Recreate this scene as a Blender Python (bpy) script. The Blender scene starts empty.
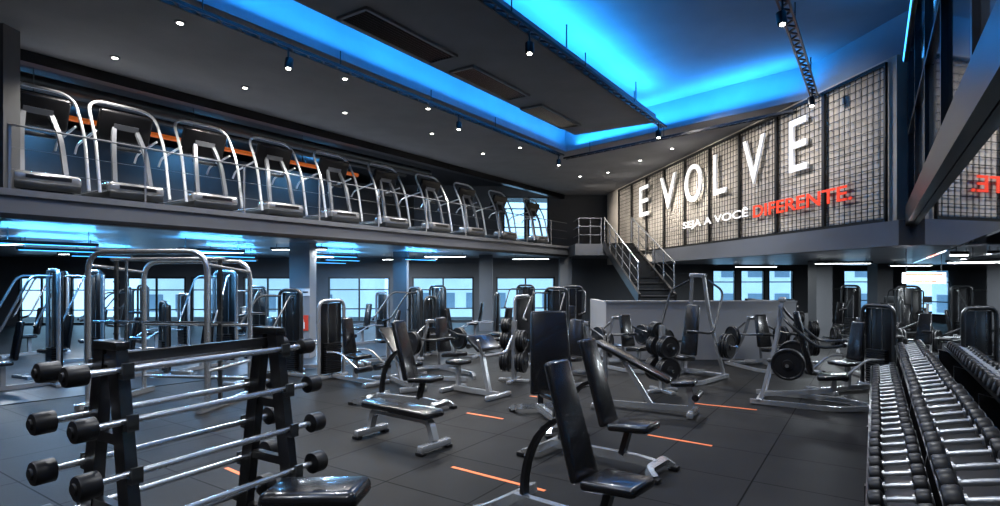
import bpy, bmesh, math, random
from mathutils import Vector, Matrix, Euler
random.seed(7)
S = bpy.context.scene
COL = S.collection
F = 564.0; H = 2.0; HY = 278.0
R = math.radians
PI = math.pi
TH = math.atan2(374, 564)
D1 = Vector((math.sin(TH), math.cos(TH), 0)); N1 = Vector((math.cos(TH), -math.sin(TH), 0))
UP = Vector((0, 0, 1))

def ab(b, a, z=0.0):                       # room axes: b across the mezzanine edge, a along it
    v = D1 * a + N1 * b
    return Vector((v.x, v.y, z))
def fl(px, py, z=0.0):                     # floor point seen at a photo position
    d = (H - z) * F / (py - HY)
    return ((px - 500) / F * d, d)
def dp(px, d): return ((px - 500) / F * d, d)
def cp(px, py, z=5.8):
    d = (z - H) * F / (HY - py)
    return ((px - 500) / F * d, d)
def rz_of(dx, dy): return math.atan2(-dx, dy)
RZA = -TH                                  # local +Y along the mezzanine edge
RZB = rz_of(N1.x, N1.y)                    # local +Y across, away from the mezzanine
_u = ["", "first", "second", "third", "fourth", "fifth", "sixth", "seventh", "eighth", "ninth", "tenth", "eleventh", "twelfth",
      "thirteenth", "fourteenth", "fifteenth", "sixteenth", "seventeenth", "eighteenth", "nineteenth"]
def ordw(n):
    if n < 20: return _u[n]
    t = {2: "twent", 3: "thirt", 4: "fort"}[n // 10]
    return t + "ieth" if n % 10 == 0 else t + "y-" + _u[n % 10]

# ------------------------------------------------------------------ materials
def mat(name, col, rough=0.5, metal=0.0, var=0.0, scale=8.0, bump=0.0, coat=0.0, emit=None, es=0.0, spec=0.5):
    m = bpy.data.materials.new(name); m.use_nodes = True
    nt = m.node_tree; b = nt.nodes['Principled BSDF']
    b.inputs['Base Color'].default_value = (*col, 1)
    b.inputs['Roughness'].default_value = rough
    b.inputs['Metallic'].default_value = metal
    b.inputs['Specular IOR Level'].default_value = spec
    b.inputs['Coat Weight'].default_value = coat
    if emit:
        b.inputs['Emission Color'].default_value = (*emit, 1); b.inputs['Emission Strength'].default_value = es
    if var or bump:
        tc = nt.nodes.new('ShaderNodeTexCoord'); n = nt.nodes.new('ShaderNodeTexNoise')
        n.inputs['Scale'].default_value = scale; n.inputs['Detail'].default_value = 5
        nt.links.new(tc.outputs['Object'], n.inputs['Vector'])
        if var:
            cr = nt.nodes.new('ShaderNodeValToRGB')
            cr.color_ramp.elements[0].color = (*[c * (1 - var) for c in col], 1)
            cr.color_ramp.elements[1].color = (*[min(1, c * (1 + var)) for c in col], 1)
            cr.color_ramp.elements[0].position = .3; cr.color_ramp.elements[1].position = .7
            nt.links.new(n.outputs['Fac'], cr.inputs['Fac']); nt.links.new(cr.outputs['Color'], b.inputs['Base Color'])
        if bump:
            bp = nt.nodes.new('ShaderNodeBump'); bp.inputs['Strength'].default_value = bump; bp.inputs['Distance'].default_value = .01
            nt.links.new(n.outputs['Fac'], bp.inputs['Height']); nt.links.new(bp.outputs['Normal'], b.inputs['Normal'])
    return m
M = {}
M['vinyl'] = mat('black_vinyl', (.005, .005, .006), .26, 0, .2, 30, .08, .3)
M['silver'] = mat('silver_paint', (.43, .44, .46), .25, .7, .06, 6)
M['steel'] = mat('brushed_steel', (.66, .68, .7), .26, .9, .05, 12)
M['hoop'] = mat('satin_aluminium', (.76, .78, .81), .28, .6, .04, 6)
M['dull'] = mat('dull_steel', (.26, .27, .285), .32, .8, .08, 14)
M['chrome'] = mat('chrome', (.75, .78, .8), .14, 1, .03, 6)
M['black'] = mat('black_paint', (.007, .007, .008), .3, .2, .2, 6)
M['rubber'] = mat('black_rubber', (.005, .005, .006), .42, 0, .2, 20, .1, spec=.32)
M['dark'] = mat('dark_grey_plastic', (.018, .02, .022), .33, 0, .15, 5)
M['grey'] = mat('grey_plastic', (.16, .17, .19), .38, .3, .08, 5)
M['screen'] = mat('black_screen', (.006, .008, .012), .1, 0, .1, 3)
M['ceil'] = mat('ceiling_paint', (.23, .23, .24), .85, 0, .08, 1.5)
M['panel'] = mat('panel_paint', (.17, .18, .2), .8, 0, .08, 1.5)
M['cove'] = mat('cove_paint', (.22, .28, .34), .85, 0, .14, .6)
M['darkceil'] = mat('dark_ceiling', (.016, .017, .02), .5, 0, .2, 2)
M['lowceil'] = mat('lower_ceiling_paint', (.26, .29, .33), .32, .2, .15, .8)
M['fascia'] = mat('fascia_paint', (.115, .123, .14), .4, .1, .08, 1)
M['wall'] = mat('wall_paint', (.075, .079, .087), .62, 0, .1, 1)
M['wallp'] = mat('partition_paint', (.21, .21, .22), .75, 0, .06, 1)
M['beige'] = mat('warm_plaster', (.53, .475, .41), .85, 0, .26, 1.3)
M['wire'] = mat('wire_black', (.008, .008, .008), .5, .3, .1, 4)
M['white'] = mat('white_letter_emissive', (.88, .88, .88), .6, 0, .02, 2, emit=(1, 1, 1), es=.3)  # weak emission puts extra brightness into the letters, which are no lamps
M['red'] = mat('red_letter_emissive', (.9, .05, .012), .6, 0, .03, 2, emit=(1, .05, .012), es=.4)  # emission brightens the red word, not a lit sign
M['orange'] = mat('orange_tape', (.7, .16, .04), .6, 0, .15, 15)
M['orangep'] = mat('orange_paint_emissive', (.85, .17, .02), .45, 0, .1, 5, emit=(1, .2, .02), es=.2)  # pipe colour carries a faint glow of its own, no lamp inside
M['glow'] = mat('lamp_glow', (1, 1, 1), .5, 0, .01, 3, emit=(1, .95, .86), es=18)
M['glowc'] = mat('cool_lamp_glow', (1, 1, 1), .5, 0, .01, 3, emit=(.9, .96, 1), es=12)
M['glowb'] = mat('blue_lamp_glow', (.2, .5, 1), .5, 0, .01, 3, emit=(.05, .4, 1), es=4)
M['mirror'] = mat('mirror_glass', (.8, .82, .85), .02, 1, .01, 2)
M['facade'] = mat('dark_glass', (.13, .17, .23), .05, .8, .1, 2, spec=.8)
M['signw'] = mat('sign_white', (.8, .8, .8), .5, 0, .02, 4)
M['signr'] = mat('sign_red', (.7, .05, .02), .5, 0, .05, 4)
M['bldg'] = mat('render_white', (.8, .82, .85), .8, 0, .06, .8)
M['bglass'] = mat('building_glass', (.2, .27, .34), .2, 0, .1, 1)

def glass_mat():
    m = bpy.data.materials.new('window_glass'); m.use_nodes = True; nt = m.node_tree
    for n in list(nt.nodes): nt.nodes.remove(n)
    o = nt.nodes.new('ShaderNodeOutputMaterial'); mx = nt.nodes.new('ShaderNodeMixShader')
    t = nt.nodes.new('ShaderNodeBsdfTransparent'); g = nt.nodes.new('ShaderNodeBsdfGlossy')
    t.inputs['Color'].default_value = (.72, .89, 1, 1); g.inputs['Roughness'].default_value = .05
    n = nt.nodes.new('ShaderNodeTexNoise'); n.inputs['Scale'].default_value = .5
    mp = nt.nodes.new('ShaderNodeMapRange'); mp.inputs['To Min'].default_value = .05; mp.inputs['To Max'].default_value = .12
    nt.links.new(n.outputs['Fac'], mp.inputs['Value']); nt.links.new(mp.outputs['Result'], mx.inputs['Fac'])
    nt.links.new(t.outputs[0], mx.inputs[1]); nt.links.new(g.outputs[0], mx.inputs[2]); nt.links.new(mx.outputs[0], o.inputs[0])
    return m
M['glass'] = glass_mat()

def floor_mat(name, c1, c2, rough, bw, ang, spec, seam):
    m = bpy.data.materials.new(name); m.use_nodes = True; nt = m.node_tree; b = nt.nodes['Principled BSDF']
    g = nt.nodes.new('ShaderNodeNewGeometry'); mp = nt.nodes.new('ShaderNodeMapping'); mp.inputs['Rotation'].default_value = (0, 0, ang)
    br = nt.nodes.new('ShaderNodeTexBrick'); br.offset = 0
    br.inputs['Color1'].default_value = (*c1, 1); br.inputs['Color2'].default_value = (*[c * 1.6 for c in c1], 1)
    br.inputs['Mortar'].default_value = (*c2, 1); br.inputs['Scale'].default_value = 1
    br.inputs['Mortar Size'].default_value = seam; br.inputs['Brick Width'].default_value = bw; br.inputs['Row Height'].default_value = bw
    nt.links.new(g.outputs['Position'], mp.inputs['Vector']); nt.links.new(mp.outputs[0], br.inputs['Vector'])
    n = nt.nodes.new('ShaderNodeTexNoise'); n.inputs['Scale'].default_value = 1.6; n.inputs['Detail'].default_value = 8
    nt.links.new(g.outputs['Position'], n.inputs['Vector'])
    mx = nt.nodes.new('ShaderNodeMix'); mx.data_type = 'RGBA'; mx.blend_type = 'MULTIPLY'; mx.inputs[0].default_value = .8
    cr = nt.nodes.new('ShaderNodeValToRGB'); cr.color_ramp.elements[0].color = (.45, .45, .45, 1); cr.color_ramp.elements[1].color = (1, 1, 1, 1)
    cr.color_ramp.elements[0].position = .35; cr.color_ramp.elements[1].position = .65
    nt.links.new(n.outputs['Fac'], cr.inputs['Fac'])
    nt.links.new(br.outputs['Color'], mx.inputs[6]); nt.links.new(cr.outputs['Color'], mx.inputs[7]); nt.links.new(mx.outputs[2], b.inputs['Base Color'])
    n2 = nt.nodes.new('ShaderNodeTexNoise'); n2.inputs['Scale'].default_value = 110
    nt.links.new(g.outputs['Position'], n2.inputs['Vector'])
    bp = nt.nodes.new('ShaderNodeBump'); bp.inputs['Strength'].default_value = .25; bp.inputs['Distance'].default_value = .004
    nt.links.new(n2.outputs['Fac'], bp.inputs['Height']); nt.links.new(bp.outputs[0], b.inputs['Normal'])
    sp = nt.nodes.new('ShaderNodeMath'); sp.operation = 'MULTIPLY_ADD'; sp.inputs[1].default_value = -spec * .7; sp.inputs[2].default_value = spec
    nt.links.new(br.outputs['Fac'], sp.inputs[0]); nt.links.new(sp.outputs[0], b.inputs['Specular IOR Level'])
    b.inputs['Roughness'].default_value = rough
    return m
M['floor'] = floor_mat('rubber_tile_floor', (.0062, .0062, .0066), (.001, .001, .001), .56, 1.0, TH, .13, .008)
M['floor2'] = floor_mat('smooth_floor', (.018, .022, .028), (.01, .012, .015), .4, 1.2, TH, .25, .006)

# ------------------------------------------------------------------ mesh builder
def rounded(pts, rnd, n=5):
    pts = [Vector(p) for p in pts]
    if rnd <= 0 or len(pts) < 3: return pts
    out = [pts[0]]
    for i in range(1, len(pts) - 1):
        a, b, c = pts[i - 1], pts[i], pts[i + 1]
        d = min(rnd, (a - b).length * .49, (c - b).length * .49)
        p = b + (a - b).normalized() * d; q = b + (c - b).normalized() * d
        for k in range(n + 1):
            t = k / n; out.append(p * (1 - t) ** 2 + b * 2 * t * (1 - t) + q * t * t)
    out.append(pts[-1])
    return out
class MB:
    def __init__(s): s.bm = bmesh.new()
    def add(s, bm, mx):
        bm.verts.index_update()
        mp = [s.bm.verts.new(mx @ v.co) for v in bm.verts]
        for f in bm.faces: s.bm.faces.new([mp[v.index] for v in f.verts])
        bm.free(); return s
    def box(s, c, size, rot=(0, 0, 0), bev=0.0, seg=2, taper=1.0):
        bm = bmesh.new(); bmesh.ops.create_cube(bm, size=1)
        for v in bm.verts:
            k = taper if v.co.y > 0 else 1.0
            v.co = Vector((v.co.x * size[0] * k, v.co.y * size[1], v.co.z * size[2]))
        if bev: bmesh.ops.bevel(bm, geom=list(bm.edges), offset=bev, segments=seg, affect='EDGES', profile=.5)
        return s.add(bm, Matrix.Translation(Vector(c)) @ Euler(rot).to_matrix().to_4x4())
    def sweep(s, pts, profs, closed=False):
        n = len(pts); rings = []; nrm = None
        for i, p in enumerate(pts):
            a = pts[max(i - 1, 0)] if not closed else pts[i - 1]
            b = pts[min(i + 1, n - 1)] if not closed else pts[(i + 1) % n]
            t = (b - a).normalized()
            if nrm is None:
                ref = UP if abs(t.z) < .9 else Vector((1, 0, 0))
                nrm = ref
            nrm = (nrm - t * nrm.dot(t)).normalized(); v = t.cross(nrm)
            pr = profs[i] if isinstance(profs[0][0], (list, tuple)) else profs
            rings.append([s.bm.verts.new(p + v * x + nrm * y) for x, y in pr])
        m = len(rings[0])
        for i in range(n if closed else n - 1):
            A, B = rings[i], rings[(i + 1) % n]
            for j in range(m): s.bm.faces.new((A[j], A[(j + 1) % m], B[(j + 1) % m], B[j]))
        if not closed:
            s.bm.faces.new(rings[0][::-1]); s.bm.faces.new(rings[-1])
        return s
    def tube(s, pts, r, seg=8, rnd=0.0, closed=False, rect=None, n=5):
        P = rounded(pts, rnd, n)
        pr = [(-rect[0], -rect[1]), (rect[0], -rect[1]), (rect[0], rect[1]), (-rect[0], rect[1])] if rect else \
             [(r * math.cos(2 * PI * k / seg), r * math.sin(2 * PI * k / seg)) for k in range(seg)]
        return s.sweep(P, pr, closed)
    def lathe(s, prof, o, ax, seg=20):
        o = Vector(o); ax = Vector(ax).normalized()
        ref = UP if abs(ax.z) < .9 else Vector((1, 0, 0))
        u = (ref - ax * ref.dot(ax)).normalized(); v = ax.cross(u); rings = []
        for r, x in prof:
            r = max(r, .0005)
            rings.append([s.bm.verts.new(o + ax * x + v * r * math.cos(2 * PI * k / seg) + u * r * math.sin(2 * PI * k / seg)) for k in range(seg)])
        for A, B in zip(rings[:-1], rings[1:]):
            for j in range(seg): s.bm.faces.new((A[j], A[(j + 1) % seg], B[(j + 1) % seg], B[j]))
        s.bm.faces.new(rings[0][::-1]); s.bm.faces.new(rings[-1])
        return s
    def cyl(s, p0, p1, r, seg=12): return s.tube([Vector(p0), Vector(p1)], r, seg)
    def prism(s, poly, y0, y1):            # polygon in local x,z pushed along y
        A = [s.bm.verts.new((x, y0, z)) for x, z in poly]; B = [s.bm.verts.new((x, y1, z)) for x, z in poly]
        s.bm.faces.new(A); s.bm.faces.new(B[::-1]); n = len(poly)
        for j in range(n): s.bm.faces.new((A[j], B[j], B[(j + 1) % n], A[(j + 1) % n]))
        return s
    def slab(s, poly, z0, z1):             # polygon in x,y pushed along z
        A = [s.bm.verts.new((p[0], p[1], z0)) for p in poly]; B = [s.bm.verts.new((p[0], p[1], z1)) for p in poly]
        s.bm.faces.new(A); s.bm.faces.new(B[::-1]); n = len(poly)
        for j in range(n): s.bm.faces.new((A[j], B[j], B[(j + 1) % n], A[(j + 1) % n]))
        return s
    def build(s, name, m, parent=None, label=None, ang=38):
        bmesh.ops.recalc_face_normals(s.bm, faces=s.bm.faces)
        me = bpy.data.meshes.new(name); s.bm.to_mesh(me); s.bm.free()
        me.materials.append(m)
        me.polygons.foreach_set('use_smooth', [True] * len(me.polygons)); me.set_sharp_from_angle(angle=R(ang))
        o = bpy.data.objects.new(name, me); COL.objects.link(o)
        if parent is not None: o.parent = parent
        if label: o['label'] = label
        return o
def bx(name, m, parent, *boxes, **kw):     # each box a part of its own
    for c, size in boxes: MB().box(c, size, **kw).build(name, m, parent)
def rod(name, m, parent, r, *rods, seg=10):
    for p0, p1 in rods: MB().cyl(p0, p1, r, seg).build(name, m, parent)
def thing(name, label, cat, loc=(0, 0, 0), rz=0.0, group=None):
    o = bpy.data.objects.new(name, None); COL.objects.link(o); o.empty_display_size = .1
    o.location = (loc[0], loc[1], loc[2] if len(loc) > 2 else 0); o.rotation_euler = (0, 0, rz)
    o['label'] = label; o['category'] = cat
    if group: o['group'] = group
    return o
def tag(o, label, cat, group=None):
    o['label'] = label; o['category'] = cat
    if group: o['group'] = group
    return o
def struct(mb, name, m, loc=(0, 0, 0), rz=0.0):
    o = mb.build(name, m); o['kind'] = 'structure'; o.location = loc; o.rotation_euler = (0, 0, rz); return o
def dup(root, loc, rz, label=None):
    r = root.copy(); COL.objects.link(r); r.location = (loc[0], loc[1], loc[2] if len(loc) > 2 else 0); r.rotation_euler = (0, 0, rz)
    if label: r['label'] = label
    for ch in list(root.children):
        c = ch.copy(); COL.objects.link(c); c.parent = r
        for g in list(ch.children):
            d = g.copy(); COL.objects.link(d); d.parent = c
    return r
class Kind:                                # first placement uses the model itself, later ones are copies
    def __init__(s, make): s.make = make; s.o = None
    def put(s, loc, rz, label):
        if s.o is None:
            s.o = s.make(); s.o.location = (loc[0], loc[1], loc[2] if len(loc) > 2 else 0); s.o.rotation_euler = (0, 0, rz); s.o['label'] = label; return s.o
        return dup(s.o, loc, rz, label)

# ------------------------------------------------------------------ room shell
ZC = 5.8; ZM = 3.32; ZU = 2.88; BM = -10.8
struct(MB().slab([(-30, -5), (30, -5), (30, 29), (-30, 29)], -.2, 0), 'floor', M['floor'])
struct(MB().slab([(-29.9, 8.6), (-8.0, 8.6), (-5.6, 11.2), (-2.0, 15.6), (5, 25.6), (-29.9, 22.7)], 0, .012), 'floor_under_mezzanine', M['floor2'])
# mezzanine slab
m0 = ab(BM, -3); m1 = ab(BM, 23.2)
struct(MB().slab([m0, m1, (-29.9, 22.8), (-29.9, m0.y)], ZU + .03, ZM), 'floor_mezzanine', M['fascia'])
q0 = ab(BM - .03, -3); q1 = ab(BM - .03, 23.1)
struct(MB().slab([q0, q1, (-29.8, 22.7), (-29.8, m0.y)], ZU, ZU + .03), 'ceiling_under_mezzanine', M['lowceil'])
t = MB(); t.tube([ab(BM + .03, -3, ZM - .03), ab(BM + .03, 23.2, ZM - .03)], .03, rect=(.03, .05)); struct(t, 'trim_1', M['grey'])
t = MB(); t.tube([ab(BM + .03, -3, ZU + .05), ab(BM + .03, 23.2, ZU + .05)], .03, rect=(.03, .04)); struct(t, 'trim_2', M['black'])
# back wall with windows
UB = math.atan(.0886); CB = math.cos(UB)
def uof(px):
    r = (px - 500) / F; Y = 25.5 / (1 - .0886 * r); return (r * Y + 30) / CB
holes = []
for x0, x1 in ((18, 64), (70, 120), (126, 186), (191, 238), (243, 292), (328, 390), (412, 474), (496, 555)):
    holes.append((uof(x0), uof(x1), .03, 2.05))
for x0, x1 in ((503, 526), (528, 549)): holes.append((uof(x0), uof(x1), 3.7, 5.7))
for x0, x1 in ((712, 736), (740, 765), (768, 794), (843, 871), (905, 937), (950, 990)): holes.append((uof(x0), uof(x1), .3, 2.4))
def wall_holes(name, L, hts, holes, th, m, loc, rz):
    xs = sorted({0, L} | {h[0] for h in holes} | {h[1] for h in holes}); zs = sorted({0, hts} | {h[2] for h in holes} | {h[3] for h in holes})
    b = MB()
    for xa, xb in zip(xs[:-1], xs[1:]):
        col = []
        for za, zb in zip(zs[:-1], zs[1:]):
            xm, zm = (xa + xb) / 2, (za + zb) / 2
            if any(h[0] < xm < h[1] and h[2] < zm < h[3] for h in holes): continue
            if col and abs(col[-1][1] - za) < 1e-6: col[-1][1] = zb
            else: col.append([za, zb])
        for za, zb in col: b.box(((xa + xb) / 2, th / 2, (za + zb) / 2), (xb - xa, th, zb - za))
    return struct(b, name, m, loc, rz)
BW = Vector((-30, 25.5 - 30 * .0886, 0))
wall_holes('wall_back', 60, 6.6, holes, .25, M['wall'], BW, UB)
for i, (x0, x1, z0, z1) in enumerate(holes):
    w = bpy.data.objects.new('window_%d' % (i + 1), None); COL.objects.link(w); w['kind'] = 'structure'
    w.location = BW + Vector((math.cos(UB) * (x0 + x1) / 2, math.sin(UB) * (x0 + x1) / 2, z0)); w.rotation_euler = (0, 0, UB)
    W = x1 - x0; Hh = z1 - z0; b = MB()
    for x in (-W / 2 + .04, W / 2 - .04): b.box((x, .05, Hh / 2), (.08, .1, Hh))
    for z in (.04, Hh - .04): b.box((0, .05, z), (W, .1, .08))
    nm = max(1, round(W / 1.2))
    for k in range(1, nm): b.box((-W / 2 + W * k / nm, .05, Hh / 2), (.07, .08, Hh))
    for q in (.3, .72): b.box((0, .05, Hh * q), (W, .07, .05))
    b.build('window_frame', M['dark'], w)
    MB().box((0, .12, Hh / 2), (W, .012, Hh)).build('pane', M['glass'], w)
struct(MB().box((-29.9, 11, 3.3), (.2, 34, 6.6)), 'wall_left', M['wall'])
struct(MB().box((29.9, 11, 3.3), (.2, 36, 6.6)), 'wall_right_outer', M['wall'])
struct(MB().box((0, -4.9, 3.3), (60, .2, 6.6)), 'wall_front', M['wall'])
# wall end standing on the mezzanine at the left
struct(MB().box((-7.85, 8.55, (2.88 + 5.8) / 2), (.9, .3, 5.8 - 2.88)), 'wall_left_end', M['wall'])
p = ab(-17.2, 5, 0)
struct(MB().box((0, 0, (ZM + 5.8) / 2), (.2, 42, 5.8 - ZM)), 'wall_mezzanine', M['darkceil'], (p.x, p.y, 0), RZA)
# ceilings
AL = -7.74
A0 = ab(AL, -12); A1 = Vector((1.96, 17.0, 0)); E1 = Vector((6.6, 11.9, 0)); PA = ab(AL, 29.5)
Q0 = ab(.9, -12)
c = MB(); c.slab([A0, A1, PA, ab(-11.9, 29.5), ab(-11.9, -12)], ZC, ZC + .15)
c.slab([A1, E1, (6.95, 8.9), (29.9, 8.9), (29.9, 28.6), PA], ZC, ZC + .15)
c.slab([(6.95, 8.9), (29.9, 8.9), (29.9, -12), Q0], ZC, ZC + .15)
struct(c, 'ceiling', M['ceil'])
struct(MB().slab([ab(-11.9, -12), ab(-11.9, 30), (-29.9, 28), (-29.9, -5)], ZC + .35, ZC + .5), 'ceiling_mezzanine', M['darkceil'])
b = MB(); b.tube([ab(-11.9, -12, ZC - .02), ab(-11.9, 28, ZC - .02)], .1, rect=(.12, .17)); struct(b, 'trim_3', M['black'])
ZT = 6.5
struct(MB().slab([A0, A1 + D1 * .3, E1 + Vector((.6, .6, 0)), (7.3, 8.5), Q0], ZT, ZT + .1), 'ceiling_recess', M['cove'])
b = MB()
for pa, pb in ((A0, A1), (A1, E1), (E1, Vector((6.95, 8.9, 0))), (Vector((6.95, 8.9, 0)), Q0)):
    d = (pb - pa); n = Vector((-d.y, d.x, 0)).normalized() * .03
    b.slab([pa - n, pb - n, pb + n, pa + n], ZC, ZT + .05)
struct(b, 'trim_4', M['cove'])
# drop panel with three grilles
dp_ = thing('ceiling_panel', 'long dark suspended ceiling panel between the blue light coves', 'ceiling panel', (*ab(-5.45, 2.0)[:2], 5.74), RZA)
MB().box((0, 0, .1), (2.15, 22.8, .2), bev=.01).build('panel_board', M['panel'], dp_)
for y in (-9, -5, -1, 3, 7, 10.5):
    for x in (-.9, .9): MB().cyl((x, y, .2), (x, y, ZT - 5.74), .015, 6).build('hanger_rod', M['dark'], dp_)
vl = ['nearest', 'middle', 'farthest']
for i, (px, py, w, l) in enumerate(((402, 38, .55, 2.0), (492, 84, .5, 1.9), (552, 117, .5, 1.9))):
    x, y = cp(px, py, 5.73)
    v = thing('air_grille', '%s of three long slatted air grilles in the dark ceiling panel' % vl[i], 'air vent', (x, y, 5.70), RZA, 'air grilles in the ceiling panel')
    b = MB()
    for sx in (-w / 2, w / 2): b.box((sx, 0, .02), (.05, l + .05, .04))
    for sy in (-l / 2, l / 2): b.box((0, sy, .02), (w + .05, .05, .04))
    b.build('frame', M['grey'], v)
    b = MB()
    for k in range(9): b.box((-w / 2 + w * (k + .5) / 9, 0, .022), (.02, l, .03), (0, .5, 0))
    b.build('slats', M['dark'], v)
# lettered wall with wire grids
W0 = Vector((5.06, 23.8, 0)); W1 = Vector((6.73, 9.74, 0)); WD = (W1 - W0).normalized(); WN = WD.cross(UP)
WRZ = math.atan2(WD.y, WD.x); WL = (W1 - W0).length
struct(MB().box((WL / 2 - .8, .1, (2.6 + 5.8) / 2), (WL + 1.9, .2, 3.2)), 'wall_right', M['beige'], W0, WRZ)
b = MB(); b.box((WL / 2 + 2.2, -.02, 2.75), (WL - 3.6, .34, .42)); struct(b, 'trim_5', M['fascia'], W0, WRZ)
rp = [W0 + WD * 6 - WN * .2, W1 - WN * .2, (29.8, 9.7), (29.8, 27.9), (W0 + WD * 2).to_tuple()]
struct(MB().slab(rp, 2.58, 2.95), 'floor_upper_right', M['fascia'])
struct(MB().slab(rp, 2.55, 2.58), 'ceiling_lower_right', M['lowceil'])
NP = 9; PW = WL / NP
for i in range(NP):
    g = thing('grid_panel', '%s black wire grid panel from the far end of the lettered wall' % ordw(i + 1), 'wire panel',
              (W0 + WD * PW * (i + .5) + WN * .06 + UP * 2.97).to_tuple(), WRZ, 'wire grid panels on the lettered wall')
    hh = 2.76; b = MB()
    for x in (-PW / 2 + .02, PW / 2 - .02): b.box((x, 0, hh / 2), (.04, .05, hh))
    for z in (.03, hh - .03): b.box((0, 0, z), (PW, .05, .06))
    b.build('frame', M['wire'], g)
    b = MB(); ws = .135; nx = int(PW / ws); nz = int(hh / ws)
    for k in range(1, nx): b.box((-PW / 2 + k * PW / nx, 0, hh / 2), (.012, .012, hh - .06))
    for k in range(1, nz): b.box((0, .01, k * hh / nz), (PW - .06, .012, .012))
    b.build('wire_mesh', M['wire'], g)
def wall_text(name, body, u, z, w, h, m, label, cat, depth=.05, off=.12, group=None, bold=0.0):
    cu = bpy.data.curves.new('t', 'FONT'); cu.body = body; cu.extrude = .04; cu.offset = bold
    ob = bpy.data.objects.new('t', cu); COL.objects.link(ob); bpy.context.view_layer.update()
    me = bpy.data.meshes.new_from_object(ob.evaluated_get(bpy.context.evaluated_depsgraph_get()))
    bpy.data.objects.remove(ob)
    xs = [v.co.x for v in me.vertices]; ys = [v.co.y for v in me.vertices]; zs = [v.co.z for v in me.vertices]
    for v in me.vertices:
        v.co = Vector(((v.co.x - min(xs)) / (max(xs) - min(xs)) * w - w / 2, (v.co.z - (max(zs) + min(zs)) / 2) / (max(zs) - min(zs)) * depth * -1, (v.co.y - min(ys)) / (max(ys) - min(ys)) * h))
    me.materials.clear(); me.materials.append(m); me.name = name
    o = bpy.data.objects.new(name, me); COL.objects.link(o)
    o.location = W0 + WD * u + WN * off + UP * z; o.rotation_euler = (0, 0, WRZ)
    return tag(o, label, cat, group)
def u_at(px):
    r = (px - 500) / F; Y = 7.887 / (r + .1188); return (23.8 - Y) / abs(WD.y)
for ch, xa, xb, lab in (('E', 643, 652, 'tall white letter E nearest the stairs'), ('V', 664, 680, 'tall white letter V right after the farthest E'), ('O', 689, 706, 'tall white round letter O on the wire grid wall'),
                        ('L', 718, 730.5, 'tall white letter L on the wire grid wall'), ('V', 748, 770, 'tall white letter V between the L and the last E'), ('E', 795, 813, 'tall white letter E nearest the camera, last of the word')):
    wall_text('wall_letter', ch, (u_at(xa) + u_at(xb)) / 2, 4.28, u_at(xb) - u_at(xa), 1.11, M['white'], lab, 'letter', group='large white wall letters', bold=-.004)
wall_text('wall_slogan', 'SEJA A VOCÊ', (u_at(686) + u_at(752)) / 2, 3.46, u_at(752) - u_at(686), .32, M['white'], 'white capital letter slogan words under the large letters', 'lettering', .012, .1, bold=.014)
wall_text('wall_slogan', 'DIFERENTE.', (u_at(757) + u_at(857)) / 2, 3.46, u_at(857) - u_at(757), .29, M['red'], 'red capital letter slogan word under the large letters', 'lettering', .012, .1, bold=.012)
# right side: balcony beam, dark glazing, mirror
MIR = .78
p = ab(MIR, 4.0)
struct(MB().box((0, 0, 1.45), (.03, 14.4, 2.9)), 'wall_mirror', M['mirror'], (p.x, p.y, 0), RZA)
p = ab(MIR + .1, 4.0)
struct(MB().box((0, 0, 2.9), (.14, 14.4, 5.8)), 'wall_right_near', M['wall'], (p.x, p.y, 0), RZA)
p = ab(.62, 4.2)
struct(MB().box((0, 0, 2.98), (.3, 14.6, .16)), 'trim_6', M['fascia'], (p.x, p.y, 0), RZA)
p = ab(.53, 4.0)
struct(MB().box((0, 0, 2.57), (.03, 14.4, .66)), 'trim_8', M['mirror'], (p.x, p.y, 0), RZA)
p = ab(.47, 4.2)
struct(MB().box((0, 0, 3.02), (.08, 14.6, .3)), 'trim_7', M['black'], (p.x, p.y, 0), RZA)
gp = thing('balcony_glazing', 'dark reflective glazed balcony front above the dumbbell rack', 'glazing', (*ab(.52, 4.2)[:2], 3.17), RZA)
MB().box((0, 0, 1.31), (.03, 14.6, 2.62)).build('glass', M['facade'], gp)
for k in range(9): MB().box((-.03, -7.2 + k * 1.8, 1.31), (.05, .07, 2.62)).build('mullion', M['black'], gp)
for z in (1.2, 2.59): MB().box((-.03, 0, z), (.05, 14.6, .05)).build('transom', M['black'], gp)
bs = thing('light_strip', 'blue light strip along the top of the right balcony glazing', 'light strip', (*ab(.42, 7.5)[:2], 5.45), RZA)
MB().box((0, 0, 0), (.06, 7.0, .08), bev=.01).build('housing', M['dark'], bs)
MB().box((-.034, 0, 0), (.012, 6.9, .05)).build('diffuser', M['glowb'], bs)
for y in (-3, 0, 3): MB().box((.045, y, 0), (.04, .06, .05)).build('bracket', M['dark'], bs)

# grey half wall round a raised landing, upper flight of the staircase rising from it
ZL = 1.3
b = MB(); b.box((4.93, 13.9, .7), (4.66, .16, 1.4)); b.box((4.93, 13.9, 1.42), (4.7, .2, .04)); b.box((2.67, 15.1, .7), (.14, 2.3, 1.4)); b.box((7.2, 15.1, .7), (.14, 2.3, 1.4)); struct(b, 'wall_partition', M['wallp'])
struct(MB().box((4.94, 15.1, ZL / 2), (4.4, 2.24, ZL)), 'floor_stair_landing', M['wall'])
SX = 4.52
st = thing('staircase', 'dark staircase flight rising from behind the grey half wall', 'stairs', (SX, 16.2, ZL))
NS = 11; RISE = ZM - ZL; RUN = 5.5
for k in range(NS):
    z = RISE * (k + 1) / NS; y = .02 + RUN * (k + .5) / NS
    MB().box((0, y, z - .03), (.96, RUN / NS + .03, .06)).box((0, y - RUN / NS / 2, z - .11), (.96, .03, .17)).build('step', M['dark'], st)
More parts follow.
